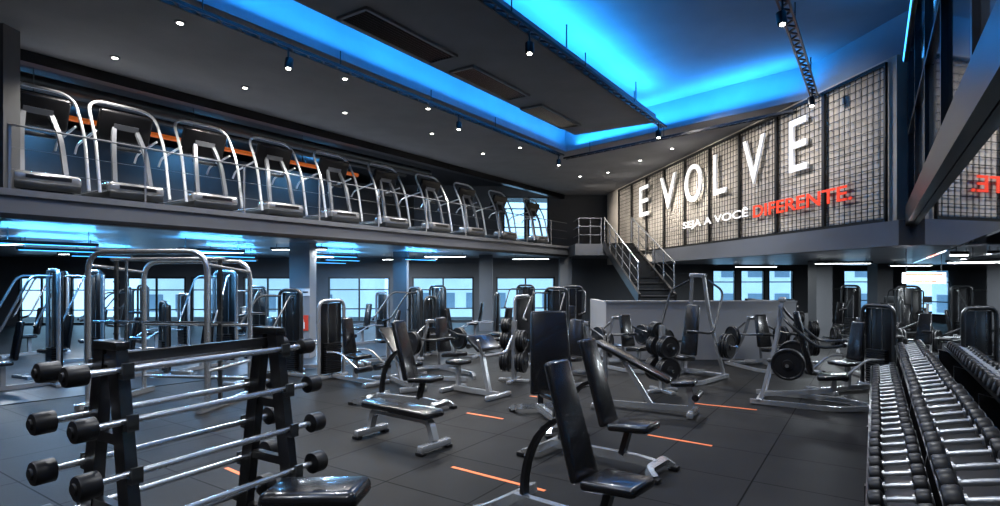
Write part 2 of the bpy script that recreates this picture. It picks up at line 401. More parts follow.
for sx in (-.52, .52):
    MB().tube([(sx, 0, .1), (sx, RUN, RISE - .05)], .1, rect=(.035, .15)).build('stringer', M['black'], st)
for sx, nm in ((-.52, 'left'), (.52, 'right')):
    rl = thing('stair_railing', 'metal railing with bright handrail on the %s side of the staircase' % nm, 'railing', (SX + sx, 16.2, ZL), 0, 'stair railings')
    for k in range(6):
        y = .12 + k * 1.05; z = .25 + (RISE - .15) * y / RUN
        MB().cyl((0, y, z), (0, y, z + .88), .018, 8).build('post', M['silver'], rl)
    for dz in (.4, .7, 1.0):
        MB().tube([(0, .05, .14 + dz), (0, RUN - .05, RISE + dz)], .024 if dz == 1 else .01, 8).build('handrail', M['steel'] if dz == 1 else M['dark'], rl)
struct(MB().slab([(2.9, 21.75), (5.2, 21.75), (5.0, 25.4), (2.9, 25.6)], ZU, ZM), 'floor_landing', M['fascia'])
lr = thing('landing_railing', 'metal railing round the landing at the top of the stairs', 'railing', (3.0, 21.8, ZM))
for x in (0.05, .5, .92): MB().cyl((x, 0.05, 0), (x, 0.05, 1.0), .018, 8).build('post', M['grey'], lr)
for z in (.35, .68, 1.0): MB().tube([(.05, 1.6, z), (.05, .05, z), (.94, .05, z)], .014, 8).build('rail', M['grey'], lr)

# mezzanine railing
mr = thing('mezzanine_railing', 'thin metal railing along the edge of the treadmill mezzanine', 'railing', (*ab(BM - .06, 0)[:2], ZM), RZA)
for k in range(12):
    y = -.8 + k * 1.9; MB().box((0, y, .5), (.02, .035, 1.0)).build('post', M['silver'], mr)
for z, r in ((1.0, .016), (.66, .004), (.33, .004)):
    MB().cyl((0, -2, z), (0, 21.5, z), r, 8).build('top_rail' if z == 1 else 'cable', M['grey'], mr)

# columns under the mezzanine
for i, (px, Y, w) in enumerate(((303, 14.2, .5), (401, 19, .45), (486, 21.5, .5), (565, 24, .5), (820, 18, .5), (880, 22, .6))):
    x = (px - 500) / F * Y
    zt = ZU if px < 600 else 2.55
    struct(MB().box((x, Y, zt / 2), (w, w, zt)), 'wall_column_%d' % (i + 1), M['wallp'] if i == 0 else M['wall'])
x0, y0 = (303 - 500) / F * 13.94, 13.935
sg = thing('wall_sign', 'white and red fire safety sign on the pale column', 'sign', (x0, y0, .7))
MB().box((0, 0, .19), (.26, .012, .38)).build('board', M['signr'], sg); MB().box((0, -.008, .13), (.09, .008, .17)).box((0, -.008, .24), (.045, .008, .07)).build('extinguisher_symbol', M['signw'], sg)
sg = thing('wall_sign', 'small white square sign high on the pale column', 'sign', (x0, y0, 1.56))
MB().box((0, 0, .09), (.34, .012, .18)).build('board', M['signw'], sg); bx('symbol', M['dark'], sg, ((-.08, -.008, .09), (.06, .008, .1)), ((.06, -.008, .09), (.13, .008, .035)))
sg = thing('hanging_sign', 'white sign with red edge under the right upper floor', 'sign', (*dp(921, 10.6), 1.9))
MB().box((0, 0, .1), (.72, .02, .2)).build('board', M['signw'], sg); bx('stripe', M['signr'], sg, ((0, -.012, .165), (.62, .006, .04)), ((0, -.012, .04), (.4, .006, .03)))
rod('wire', M['dark'], sg, .006, ((-.28, 0, .2), (-.28, 0, .66)), ((.28, 0, .2), (.28, 0, .66)), seg=6)

# ------------------------------------------------------------------ treadmills
def mk_treadmill():
    t = thing('treadmill', '', 'treadmill', group='treadmills on the mezzanine')
    MB().box((0, 0, .13), (.9, 1.95, .14), bev=.03).build('deck', M['dark'], t)
    MB().box((0, -.15, .21), (.56, 1.5, .02)).build('belt', M['rubber'], t)
    for s in (-1, 1):
        MB().box((s * .37, -.15, .22), (.13, 1.5, .03), bev=.01).build('side_rail', M['silver'], t)
        MB().tube([(s * .3, .82, .2), (s * .26, .66, 1.0), (s * .18, .48, 1.4)], .05, rnd=.2, rect=(.028, .035)).build('upright', M['grey'], t)
        MB().tube([(s * .5, .58, 1.25), (s * .5, -.2, 1.1), (s * .5, -.3, .95)], .02, rnd=.1).build('handrail', M['hoop'], t)
        for y in (-.85, .8): MB().cyl((s * .38, y, 0), (s * .38, y, .07), .04).build('foot', M['rubber'], t)
    MB().box((0, .76, .25), (.92, .46, .2), bev=.07, seg=3).build('motor_hood', M['silver'], t)
    MB().box((0, .992, .26), (.6, .01, .06)).build('front_badge', M['black'], t)
    c = MB().box((0, .47, 1.42), (.88, .11, .54), (-.4, 0, 0), bev=.045, seg=3).build('console', M['black'], t)
    MB().box((0, .41, 1.44), (.56, .02, .36), (-.4, 0, 0)).build('screen', M['screen'], c)
    MB().box((0, .534, 1.4), (.4, .012, .1), (-.4, 0, 0)).build('back_cover', M['grey'], c)
    MB().box((0, .52, 1.02), (.5, .05, .07), bev=.02).build('cross_bar', M['dark'], t)
    MB().tube([(-.57, .92, .14), (-.57, .74, 1.1), (-.55, .34, 1.84), (.55, .34, 1.84), (.57, .74, 1.1), (.57, .92, .14)], .027, rnd=.3, n=7).build('hoop', M['hoop'], t)
    return t
TM = Kind(mk_treadmill)
for i, a in enumerate((3.5, 4.8, 6.25, 7.85, 9.55, 11.35, 13.25, 15.1, 17.1, 19.5)):
    p = ab(BM - 1.08, a); TM.put((p.x, p.y, ZM), RZB, '%s treadmill from the left along the mezzanine edge' % ordw(i + 1))
op = thing('pipe', 'long orange pipe hung above and behind the treadmills', 'pipe', (*ab(-13.2, 6)[:2], 5.15), RZA)
MB().cyl((0, -6, 0), (0, 6, 0), .055, 12).build('tube', M['orangep'], op)
for y in (-5, -2, 1, 4): MB().cyl((0, y, 0), (0, y, ZC + .35 - 5.15), .01, 6).build('hanger_rod', M['dark'], op)
for i, (b_, z, r) in enumerate(((-13.8, 5.85, .16), (-15.0, 5.95, .1))):
    o = MB().cyl((0, -8, 0), (0, 10, 0), r, 14).build('duct', M['dark']); o.location = (*ab(b_, 6)[:2], z); o.rotation_euler = (0, 0, RZA)
    tag(o, 'dark round duct under the mezzanine ceiling, %s' % ('the thicker one near its front edge' if i == 0 else 'the thinner one farther back'), 'duct')

# ------------------------------------------------------------------ lighting trusses
def truss(p0, p1, z, label):
    p0 = Vector((p0[0], p0[1], 0)); p1 = Vector((p1[0], p1[1], 0)); L = (p1 - p0).length; d = p1 - p0
    t = thing('lighting_truss', label, 'light truss', (p0.x, p0.y, z), rz_of(d.x, d.y), 'black ceiling trusses')
    bx('side_rail', M['black'], t, ((-.065, L / 2, 0), (.025, L, .05)), ((.065, L / 2, 0), (.025, L, .05)))
    n = int(L / .15)
    MB().tube([Vector(((-.06 if k % 2 else .06), L * k / n, 0)) for k in range(n + 1)], .02, rect=(.014, .014)).build('lattice', M['dark'], t)
    for k in range(int(L / 2.4)): MB().cyl((.065, 1 + k * 2.4, 0), (.065, 1 + k * 2.4, ZC + .12 - z), .01, 6).build('hanger_rod', M['black'], t)
    return t
truss(ab(AL, -4), A1 - D1 * .2, 5.66, 'black ladder truss along the left edge of the blue cove')
truss(ab(-4.25, -4), ab(-4.25, 13.6), 5.66, 'black ladder truss along the right edge of the dark ceiling panel')
truss(ab(-1.0, -4), ab(-1.0, 13.0), 5.66, 'black ladder truss under the right blue recess')
truss(A1, (6.35, 12.15), 5.6, 'black ladder truss across the far end of the blue recess')
def mk_track_spot():
    t = thing('track_spot', '', 'spotlight', group='spotlights on the ceiling trusses')
    MB().cyl((0, 0, .12), (0, 0, .28), .015, 8).build('stem', M['black'], t)
    h = MB().lathe([(.055, 0), (.065, .02), (.065, .17), (.03, .2)], (0, 0, -.06), (0, .25, 1), 14).build('housing', M['black'], t)
    MB().lathe([(.036, 0), (.036, .006)], (0, -.003, -.064), (0, .25, 1), 14).build('lens', M['glow'], h)
    return t
TS = Kind(mk_track_spot)
spots = []
for lab, b_, a_ in (('track spotlight on the left cove truss nearest the camera', AL, 5.6), ('track spotlight halfway along the left cove truss', AL, 10.0), ('track spotlight at the far end of the left cove truss', AL, 14.8),
                    ('track spotlight nearest the camera on the middle truss', -4.25, 7.2), ('track spotlight at far end of the middle truss', -4.25, 13.2),
                    ('track spotlight near the top of the last white letter', -1.0, 12.4), ('track spotlight nearest the camera on the right truss', -1.0, 8.2)):
    p = ab(b_, a_); TS.put((p.x, p.y, 5.38), 0, lab)
    if not (b_ == -1.0 and a_ > 12): spots.append((p.x, p.y, 5.28))
def mk_down():
    t = thing('downlight', '', 'ceiling light', group='small round ceiling downlights')
    MB().lathe([(.07, 0), (.08, .008), (.08, .02)], (0, 0, -.02), (0, 0, 1), 16).build('ring', M['grey'], t)
    MB().lathe([(.042, 0), (.042, .006)], (0, 0, -.026), (0, 0, 1), 14).build('lens', M['glow'], t)
    return t
DL = Kind(mk_down); downs = []; mdowns = []
for lab, px, py in (('small downlight above the second treadmill', 115, 57), ('small downlight above the fourth treadmill', 245, 87), ('small downlight nearest the camera left of the cove', 180, 22),
                    ('small downlight above the sixth treadmill', 345, 112), ('small downlight beside the left cove truss midway', 345, 78), ('small downlight above the seventh treadmill', 432, 133),
                    ('small downlight beside the far part of the left cove truss', 428, 108), ('small downlight above the far end of treadmills', 483, 153), ('small downlight left of the blue cove end', 520, 147),
                    ('small downlight between blue cove end and stairs', 608, 172), ('small downlight above the stairs', 640, 160), ('small downlight by the top corner of the wire wall', 672, 148), ('small downlight above the landing', 580, 176)):
    x, y = cp(px, py); DL.put((x, y, ZC), 0, lab); downs.append((x, y, ZC - .1))
for i, a in enumerate((2.5, 5.5, 8.5, 12, 16)):
    p = ab(-14.4, a); DL.put((p.x, p.y, ZC + .35), 0, '%s downlight from the left in the dark ceiling behind the treadmills' % ordw(i + 1)); mdowns.append((p.x, p.y, ZC + .2))
# linear lamps under the floors, several white ones added to brighten the lower level
def mk_linear(m, nm, drop):
    def f():
        t = thing(nm, '', 'ceiling light', group='linear lamps under the upper floors')
        MB().box((0, 0, -.03 - drop), (.12, 1.5, .06), bev=.01).build('housing', M['dark'], t)
        MB().box((0, 0, -.064 - drop), (.08, 1.4, .012)).build('diffuser', m, t)
        for y in (-.6, .6): MB().cyl((0, y, -drop), (0, y, 0), .008, 6).build('hanger_rod', M['dark'], t)
        return t
    return f
LN = Kind(mk_linear(M['glowc'], 'linear_lamp', .08)); LB = Kind(mk_linear(M['glowb'], 'linear_lamp', .22))
lins = []
for lab, x, y, z, rz in (('white linear lamp under mezzanine above the pale column', -5.2, 14.6, ZU, 1.5), ('white linear lamp under mezzanine near the middle windows', -1.9, 19.5, ZU, 1.5), ('white linear lamp under the mezzanine at far left', -11.0, 12.5, ZU, 1.2),
                         ('white linear lamp under mezzanine behind the barbell cage', -8.2, 16.5, ZU, 1.5), ('white linear lamp under mezzanine deep at left', -13.0, 17.5, ZU, 1.5), ('white linear lamp under mezzanine nearest the back windows', -4.0, 22.5, ZU, 1.5), ('white linear lamp under mezzanine before the rightmost window', 1.2, 22.0, ZU, 1.5), ('white linear lamp under mezzanine between pale column and windows', -6.6, 20.0, ZU, 1.5),
                         ('white linear lamp under right upper floor near the column', 9.6, 15.8, 2.55, 1.4), ('white linear lamp under right upper floor near the mirror', 10.3, 12.3, 2.55, 1.4), ('white linear lamp under right upper floor farther back', 13.6, 18.5, 2.55, 1.4), ('added white linear lamp at the front edge under right upper floor, lighting the sign', 8.2, 10.05, 2.55, 1.5), ('white linear lamp under right upper floor behind the half wall', 9.3, 20.5, 2.55, 1.4)):  # front edge lamp added to light the hanging sign
    LN.put((x, y, z - .002), rz, lab); lins.append((x, y, z - .17, rz))
blins = []
for lab, b_, a_ in (('blue linear lamp under mezzanine front row, leftmost', -12.4, 4), ('blue linear lamp under mezzanine front row, second from left', -12.4, 7), ('blue linear lamp under mezzanine front row, third from left', -12.4, 10.5), ('blue linear lamp under mezzanine front row, rightmost', -12.4, 14),
                    ('blue linear lamp under mezzanine middle row, leftmost', -15, 5), ('blue linear lamp under mezzanine middle row, central', -15, 9), ('blue linear lamp under mezzanine middle row, rightmost', -15, 13),
                    ('blue linear lamp under mezzanine rear row, leftmost', -18, 7), ('blue linear lamp under mezzanine rear row, central', -18, 11), ('blue linear lamp under mezzanine rear row, rightmost', -18, 15)):
    p = ab(b_, a_); LB.put((p.x, p.y, ZU - .002), RZA, lab); blins.append((p.x, p.y, ZU - .3, ZU - .21))
for lab, a_ in (('blue linear lamp in the dark ceiling behind the first treadmills', 5.0), ('blue linear lamp in the dark ceiling behind the middle treadmills', 9.0), ('blue linear lamp in the dark ceiling behind the far treadmills', 13.0)):
    p = ab(-16.2, a_); LB.put((p.x, p.y, ZC + .348), RZA, lab); blins.append((p.x, p.y, ZC + .05, ZC + .14))

# ------------------------------------------------------------------ barbell rack with fixed barbells
BRZ = -R(30)
br = thing('barbell_rack', 'black A-frame barbell rack in the left foreground', 'barbell rack', (-1.95, 3.66, 0), BRZ)
def legx(z): return .33 - .25 * z / 1.55
tiers = (1.5, 1.22, .94, .66, .38)
for s in (-1, 1):
    y = s * .525
    for sx in (-1, 1):
        MB().prism([(sx * .37, .04), (sx * .25, .04), (sx * .015, 1.62), (sx * .115, 1.62)], y - .032, y + .032).build('leg', M['black'], br)
    for z in (.3, .7, 1.1): MB().box((0, y, z), (2 * legx(z) - .04, .05, .06)).build('cross_plate', M['black'], br)
    MB().box((0, y, 1.62), (.26, .08, .05), bev=.01).build('cap', M['black'], br)
    MB().box((0, y, .03), (.95, .09, .06), bev=.015).build('foot', M['black'], br)
    for z in tiers:
        for sx in (-1, 1):
            x = sx * (legx(z) + .06)
            MB().box((x - sx * .02, y, z - .045), (.13, .06, .03)).box((x + sx * .035, y, z - .01), (.02, .06, .08)).build('hook', M['dark'], br)
bx('long_beam', M['black'], br, ((0, 0, .1), (.06, 1.1, .08)), ((0, 0, 1.54), (.05, 1.1, .06)))
def mk_barbell(hr):
    t = thing('barbell', '', 'barbell', group='fixed barbells on the rack')
    MB().cyl((0, -.71, 0), (0, .71, 0), .0195, 14).build('bar', M['steel'], t)
    for s in (-1, 1):
        MB().lathe([(.03, 0), (hr, .012), (hr, .1), (hr * .92, .11), (hr * .5, .115), (hr * .45, .125)], (0, s * .69, 0), (0, s, 0), 22).build('head', M['rubber'], t)
    return t
BB = [Kind(lambda h=h: mk_barbell(h)) for h in (.056, .062, .068, .074, .078)]
for k, z in enumerate(tiers):
    for sx in (1, -1):
        x = sx * (legx(z) + .052); cz, sz = math.cos(BRZ), math.sin(BRZ); off = random.uniform(-.03, .03)
        BB[k].put((-1.95 + cz * x - sz * off, 3.66 + sz * x + cz * off, z - .0105), BRZ, 'fixed barbell on the %s side of rack, %s tier from the top' % ('near' if sx > 0 else 'far', ordw(k + 1)))

# ------------------------------------------------------------------ benches
def mk_bench(bl=.95, bw=.34, tilt=17):
    t = thing('utility_bench', '', 'bench', group='padded upright benches')
    MB().box((0, .26, .46), (.42, .44, .085), (R(4), 0, 0), bev=.035, seg=3, taper=.84).build('seat', M['vinyl'], t)
    a = R(tilt); cy, cz = -.03 - math.sin(a) * bl / 2, .42 + math.cos(a) * bl / 2
    MB().box((0, cy, cz), (bw, bl, .085), (PI / 2 + a, 0, 0), bev=.035, seg=3, taper=.82).build('backrest', M['vinyl'], t)
    MB().tube([(0, .5, .1), (0, .30, .12), (0, -.75, .1)], .04, rect=(.035, .045)).build('frame', M['steel'], t)
    MB().tube([(0, .12, .14), (0, .2, .42)], .04, rect=(.03, .04)).build('seat_post', M['black'], t)
    MB().tube([(0, -.02 - math.sin(a) * .1 - .06, .5), (0, cy - .06 - .05 * math.sin(a), cz + bl * .25)], .03, rect=(.03, .02)).build('back_plate', M['black'], t)
    pts = [(0, -.62 + .5 * (1 - math.cos(u)) * 1.0 - .02, .16 + .72 * math.sin(u)) for u in [k * PI / 2 / 8 for k in range(9)]]
    MB().tube(pts, .03, rect=(.02, .04)).build('adjustment_arc', M['black'], t)
    for q in pts[1:-1]: MB().cyl((-.035, q[1], q[2]), (.035, q[1], q[2]), .014, 8).build('locking_pin', M['chrome'], t)
    MB().tube([(-.36, -.92, .04), (-.32, -.76, .1), (.32, -.76, .1), (.36, -.92, .04)], .04, rnd=.14, rect=(.038, .038)).build('rear_foot', M['steel'], t)
    MB().tube([(-.24, .58, .04), (-.2, .5, .1), (.2, .5, .1), (.24, .58, .04)], .04, rnd=.1, rect=(.035, .035)).build('front_foot', M['steel'], t)
    for s in (-1, 1):
        MB().box((s * .36, -.93, .025), (.09, .1, .05), bev=.01).build('rubber_foot', M['rubber'], t)
        MB().box((s * .24, .59, .025), (.09, .1, .05), bev=.01).build('rubber_foot', M['rubber'], t)
    return t
UBn = Kind(mk_bench)
FR = rz_of(.78, -.62)
UBn.put((.69, 4.4), rz_of(.76, -.66), 'black upright bench nearest the camera')
UBn.put((1.2, 6.05), FR, 'black upright bench directly behind the nearest one')
UBn.put((-1.35, 8.75), rz_of(.85, -.5), 'black upright bench behind the flat bench')
HB = Kind(lambda: mk_bench(1.14, .62, 10)); HB.put((.72, 7.65), rz_of(.2, -.97), 'wide high-backed black bench behind the two front benches')
def mk_flat(L=1.15, h=.42):
    t = thing('flat_bench', '', 'bench', group='flat benches')
    MB().box((0, 0, h), (.32, L, .09), bev=.035, seg=3).build('pad', M['vinyl'], t)
    MB().tube([(0, -L * .48, .12), (0, -L * .42, h - .08), (0, L * .42, h - .08), (0, L * .48, .12)], .04, rnd=.1, rect=(.035, .045)).build('frame', M['silver'], t)
    for s in (-1, 1):
        MB().box((0, s * L * .48, .07), (.5, .09, .08), bev=.02).build('foot_bar', M['silver'], t)
        for q in (-1, 1): MB().box((q * .22, s * L * .48, .02), (.08, .11, .04), bev=.01).build('rubber_foot', M['rubber'], t)
    return t
FB = Kind(mk_flat)
FB.put((-1.2, 6.85), rz_of(.8, -.6), 'black flat bench with silver legs near the barbell rack')
def mk_support():
    t = thing('padded_support', 'black rounded pad on chrome legs cut by the bottom edge beside barbell rack', 'bench')
    MB().box((0, .02, .665), (.34, .62, .12), (.06, 0, 0), bev=.055, seg=4).build('pad', M['vinyl'], t)
    MB().tube([(0, -.42, .06), (0, -.4, .5), (0, -.2, .6), (0, .2, .58), (0, .32, .06)], .032, rnd=.15).build('frame', M['chrome'], t)
    for y in (-.42, .32): MB().box((0, y, .03), (.5, .08, .06), bev=.015).build('foot_bar', M['steel'], t)
    return t
o = mk_support(); o.location = (-1.16, 3.5, 0); o.rotation_euler = (0, 0, rz_of(.95, -.1))
def mk_incline():
    t = thing('incline_bench', '', 'bench', group='inclined benches')
    MB().box((0, -.42, .74), (.32, 1.25, .08), (-R(25), 0, 0), bev=.032, seg=3, taper=.9).build('back_pad', M['vinyl'], t)
    MB().box((0, .33, .47), (.34, .34, .08), (R(6), 0, 0), bev=.032, seg=3).build('seat', M['vinyl'], t)
    MB().tube([(0, -.95, .06), (0, .45, .1), (0, .4, .42)], .04, rnd=.1, rect=(.03, .04)).build('frame', M['silver'], t)
    MB().tube([(0, -.15, .1), (0, -.6, .78)], .04, rect=(.025, .035)).build('pad_support', M['silver'], t)
    MB().tube([(0, -.85, .08), (0, -.86, .9)], .04, rect=(.025, .035)).build('rear_post', M['silver'], t)
    for y, w in ((-.95, .6), (.45, .5)):
        MB().box((0, y, .045), (w, .1, .09), bev=.02).build('foot_bar', M['silver'], t)
    for s in (-1, 1): MB().cyl((0, .52, .3), (s * .22, .52, .3), .05, 14).build('leg_roller', M['vinyl'], t)
    return t
IB = Kind(mk_incline)
IB.put((2.4, 8.4), rz_of(.88, -.47), 'long inclined black bench on silver frame in the middle of the floor')
IB.put((-1.75, 10.3), rz_of(.5, -.85), 'inclined black bench behind the black upright bench at left')
def plate(mb, c, ax, r=.22, t=.045):
    return mb.lathe([(.03, -t * .6), (.07, -t * .6), (.075, -t * .35), (r * .82, -t * .3), (r * .86, -t * .5), (r * .97, -t * .5), (r, -t * .3), (r, t * .3), (r * .97, t * .5), (r * .86, t * .5), (r * .82, t * .3), (.075, t * .35), (.07, t * .6), (.03, t * .6)], c, ax, 24)
def mk_preacher():
    t = thing('preacher_bench', 'silver preacher curl bench with slanted black arm pad', 'bench')
    MB().box((0, .18, .9), (.6, .36, .07), (R(-38), 0, 0), bev=.03, seg=3).build('arm_pad', M['vinyl'], t)
    MB().box((0, -.42, .52), (.34, .34, .08), bev=.032, seg=3).build('seat', M['vinyl'], t)
    MB().tube([(0, -.55, .06), (0, .5, .06)], .04, rect=(.04, .04)).build('base_rail', M['silver'], t)
    MB().tube([(0, -.42, .08), (0, -.42, .48)], .04, rect=(.035, .035)).build('seat_post', M['silver'], t)
    MB().tube([(0, .3, .08), (0, .1, .86)], .04, rect=(.035, .035)).build('pad_post', M['silver'], t)
    MB().tube([(-.45, .45, 1.0), (-.3, .42, .72), (.3, .42, .72), (.45, .45, 1.0)], .025, rnd=.1).build('bar_holder', M['silver'], t)
    for y in (-.55, .5): MB().box((0, y, .04), (.62, .09, .08), bev=.02).build('foot_bar', M['silver'], t)
    return t
PB = mk_preacher(); PB.location = (*dp(476, 9.7), 0); PB.rotation_euler = (0, 0, rz_of(.6, -.5))
def mk_tree():
    t = thing('plate_tree', '', 'plate rack', group='plate trees')
    MB().box((0, 0, .6), (.08, .08, 1.15)).build('post', M['silver'], t)
    bx('foot_bar', M['silver'], t, ((0, 0, .03), (.62, .1, .06)), ((0, 0, .03), (.1, .62, .06)), bev=.015)
    for z, s, r in ((.4, 1, .22), (.4, -1, .22), (.8, 1, .18), (.8, -1, .2), (1.08, 1, .14)):
        MB().cyl((0, s * .03, z), (0, s * .3, z), .024, 10).build('horn', M['chrome'], t)
        for k in range(3): plate(MB(), (0, s * (.1 + k * .055), z), (0, 1, 0), r).build('weight_plate', M['rubber'], t)
    return t
PT = Kind(mk_tree)
for lab, px, d, rz in (('plate tree loaded with black discs beside the preacher bench', 514, 10.9, 1.2), ('plate tree at the right end of the grey partition', 806, 13.2, 1.4), ('plate tree beside the tall press machine, closest to the inclined bench', 662, 9.9, .4)):
    PT.put(dp(px, d), rz, lab)

# ------------------------------------------------------------------ machines
def mk_smith():
    t = thing('smith_machine', 'tall silver barbell cage with rounded top frame at left', 'smith machine')
    MB().tube([(-.98, -.55, .05), (-.98, -.55, 2.4), (.98, -.55, 2.4), (.98, -.55, .05)], .04, rnd=.3, seg=10).build('front_frame', M['steel'], t)
    MB().tube([(-.98, .6, .05), (-.98, .6, 2.28), (.98, .6, 2.28), (.98, .6, .05)], .04, rnd=.3, seg=10).build('rear_frame', M['steel'], t)
    for s in (-1, 1):
        MB().tube([(s * .98, -.75, .05), (s * .98, .8, .05)], .04, rect=(.045, .04)).build('base_beam', M['steel'], t)
        MB().cyl((s * .72, -.1, .1), (s * .72, -.1, 2.3), .022, 10).build('guide_rod', M['chrome'], t)
        rod('side_rail', M['steel'], t, .025, ((s * .98, -.55, 2.2), (s * .98, .6, 2.1)), ((s * .98, -.55, .6), (s * .98, .6, .6)))
        for z in (.5, .95, 1.4): MB().cyl((s * 1.0, .6, z), (s * 1.25, .6, z), .024, 10).build('plate_horn', M['chrome'], t)
        b = MB()
        for k in range(12): b.box((s * .9, -.1, .4 + k * .14), (.07, .05, .03))
        b.box((s * .9, -.1, 1.2), (.05, .04, 2.2)); b.build('hook_rail', M['dark'], t)
    MB().cyl((-1.25, -.16, 1.3), (1.25, -.16, 1.3), .018, 10).build('barbell', M['chrome'], t)
    rod('cross_bar', M['steel'], t, .03, ((-.98, -.1, 2.3), (.98, -.1, 2.3)), ((-.98, .6, .3), (.98, .6, .3)), ((-.98, .6, 1.2), (.98, .6, 1.2)))
    return t
o = mk_smith(); x, y = fl(172, 402); o.location = (x, y, 0); o.rotation_euler = (0, 0, -.12)
def mk_select(h, kind, dark):
    fr = M['silver']
    t = thing('weight_machine', '', 'weight machine', group='weight stack machines')
    MB().tube([(-.3, -.62, .05), (-.3, -.62, h), (.3, -.62, h), (.3, -.62, .05)], .036, rnd=.16, seg=10).build('tower_frame', fr if not dark else M['dark'], t)
    MB().box((0, -.68, h * .5 + .02), (.54, .05, h - .14), bev=.02).build('shroud', M['black'], t)
    b = MB()
    for k in range(14): b.box((0, -.6, .14 + k * .042), (.36, .1, .042 if k % 2 else .03))
    b.build('weight_stack', M['black'], t)
    rod('guide_rod', M['chrome'], t, .012, ((-.1, -.6, .1), (-.1, -.6, h - .05)), ((.1, -.6, .1), (.1, -.6, h - .05)), seg=8)
    MB().tube([(0, -.62, .06), (0, .7, .06)], .04, rect=(.035, .035)).build('base_rail', fr, t)
    bx('foot_bar', fr, t, ((0, .7, .04), (.6, .1, .08)), ((0, -.62, .04), (.75, .12, .08)), bev=.02)
    MB().tube([(0, .1, .08), (0, .1, .45)], .04, rect=(.035, .035)).build('seat_post', fr, t)
    MB().box((0, .18, .5), (.38, .4, .08), bev=.035, seg=3).build('seat', M['vinyl'], t)
    MB().box((0, -.1, .88), (.3, .7, .08), (PI / 2 + .15, 0, 0), bev=.035, seg=3, taper=.8).build('backrest', M['vinyl'], t)
    for s in (-1, 1):
        if kind == 0:
            MB().tube([(s * .18, -.55, h - .12), (s * .42, -.2, h - .1), (s * .45, .25, 1.05), (s * .3, .35, 1.0)], .02, rnd=.15).build('lever_arm', M['dark'] if dark else fr, t)
            MB().cyl((s * .28, .36, 1.0), (s * .45, .27, 1.05), .028, 8).build('grip', M['rubber'], t)
        else:
            MB().tube([(s * .2, -.5, .55), (s * .36, .1, .6), (s * .34, .55, .35)], .02, rnd=.15).build('lever_arm', fr, t)
            MB().cyl((s * .05, .6, .32), (s * .4, .6, .32), .06, 12).build('leg_roller', M['vinyl'], t)
    return t
SA = Kind(lambda: mk_select(1.75, 0, True)); SB = Kind(lambda: mk_select(1.55, 1, False)); SC = Kind(lambda: mk_select(2.15, 0, False)); SD = Kind(lambda: mk_select(1.5, 1, True))
for K, px, d, rz, lab in ((SC, 10, 10.0, 2.5, 'tall weight stack machine at the far left edge'), (SC, 62, 11.8, 2.7, 'tall weight stack machine left of the barbell cage'), (SA, 98, 13.6, 2.3, 'dark weight stack machine behind the far left machines'),
                          (SC, 205, 12.4, 2.9, 'tall weight stack machine seen through the barbell cage'), (SA, 266, 11.0, 2.7, 'dark weight stack machine just right of the barbell cage'), (SD, 327, 12.6, -1.0, 'dark leg machine next to the pale column'), (SB, 352, 10.9, -2.2, 'silver leg machine right of the pale column'),
                          (SA, 392, 13.6, 2.2, 'weight stack machine in front of the second clear window'), (SD, 452, 14.4, -1.9, 'dark leg machine behind the preacher bench'), (SA, 425, 17.0, 2.6, 'weight stack machine farthest back before the middle window'), (SB, 505, 14.8, .8, 'leg machine below the rightmost left-hand window'), (SA, 545, 13.3, 2.6, 'weight stack machine behind the wide high-backed bench'),
                          (SD, 478, 18.5, 1.4, 'dark leg machine by the far dark column'), (SA, 570, 15.8, 2.9, 'dark weight stack machine left of the stairs'), (SA, 838, 18.0, 2.0, 'weight stack machine by the right column'), (SA, 905, 16.5, 2.4, 'weight stack machine under the white sign'), (SD, 870, 14.6, 1.0, 'leg machine between right column and white sign'), (SC, 962, 15.0, 2.3, 'tall weight stack machine under right floor near the mirror end'),
                          (SB, 160, 15.6, 2.5, 'silver leg machine far behind the barbell cage at its left'), (SA, 240, 15.0, 2.8, 'dark weight stack machine far behind the barbell cage at its right'), (SD, 128, 11.2, 2.3, 'dark leg machine directly left behind the barbell cage'), (SD, 852, 10.0, rz_of(-.9, -.3), 'dark leg machine between right press machine and dumbbell rack'),
                          (SC, 34, 14.6, 2.6, 'tall weight stack machine deepest at the far left'), (SA, 122, 18.0, 2.6, 'dark weight stack machine by the left rear windows'), (SB, 365, 17.0, 2.4, 'silver leg machine by the window behind the pale column'), (SA, 520, 18.5, 2.8, 'dark weight stack machine before the rightmost left-hand window')):
    K.put(dp(px, d), rz, lab)
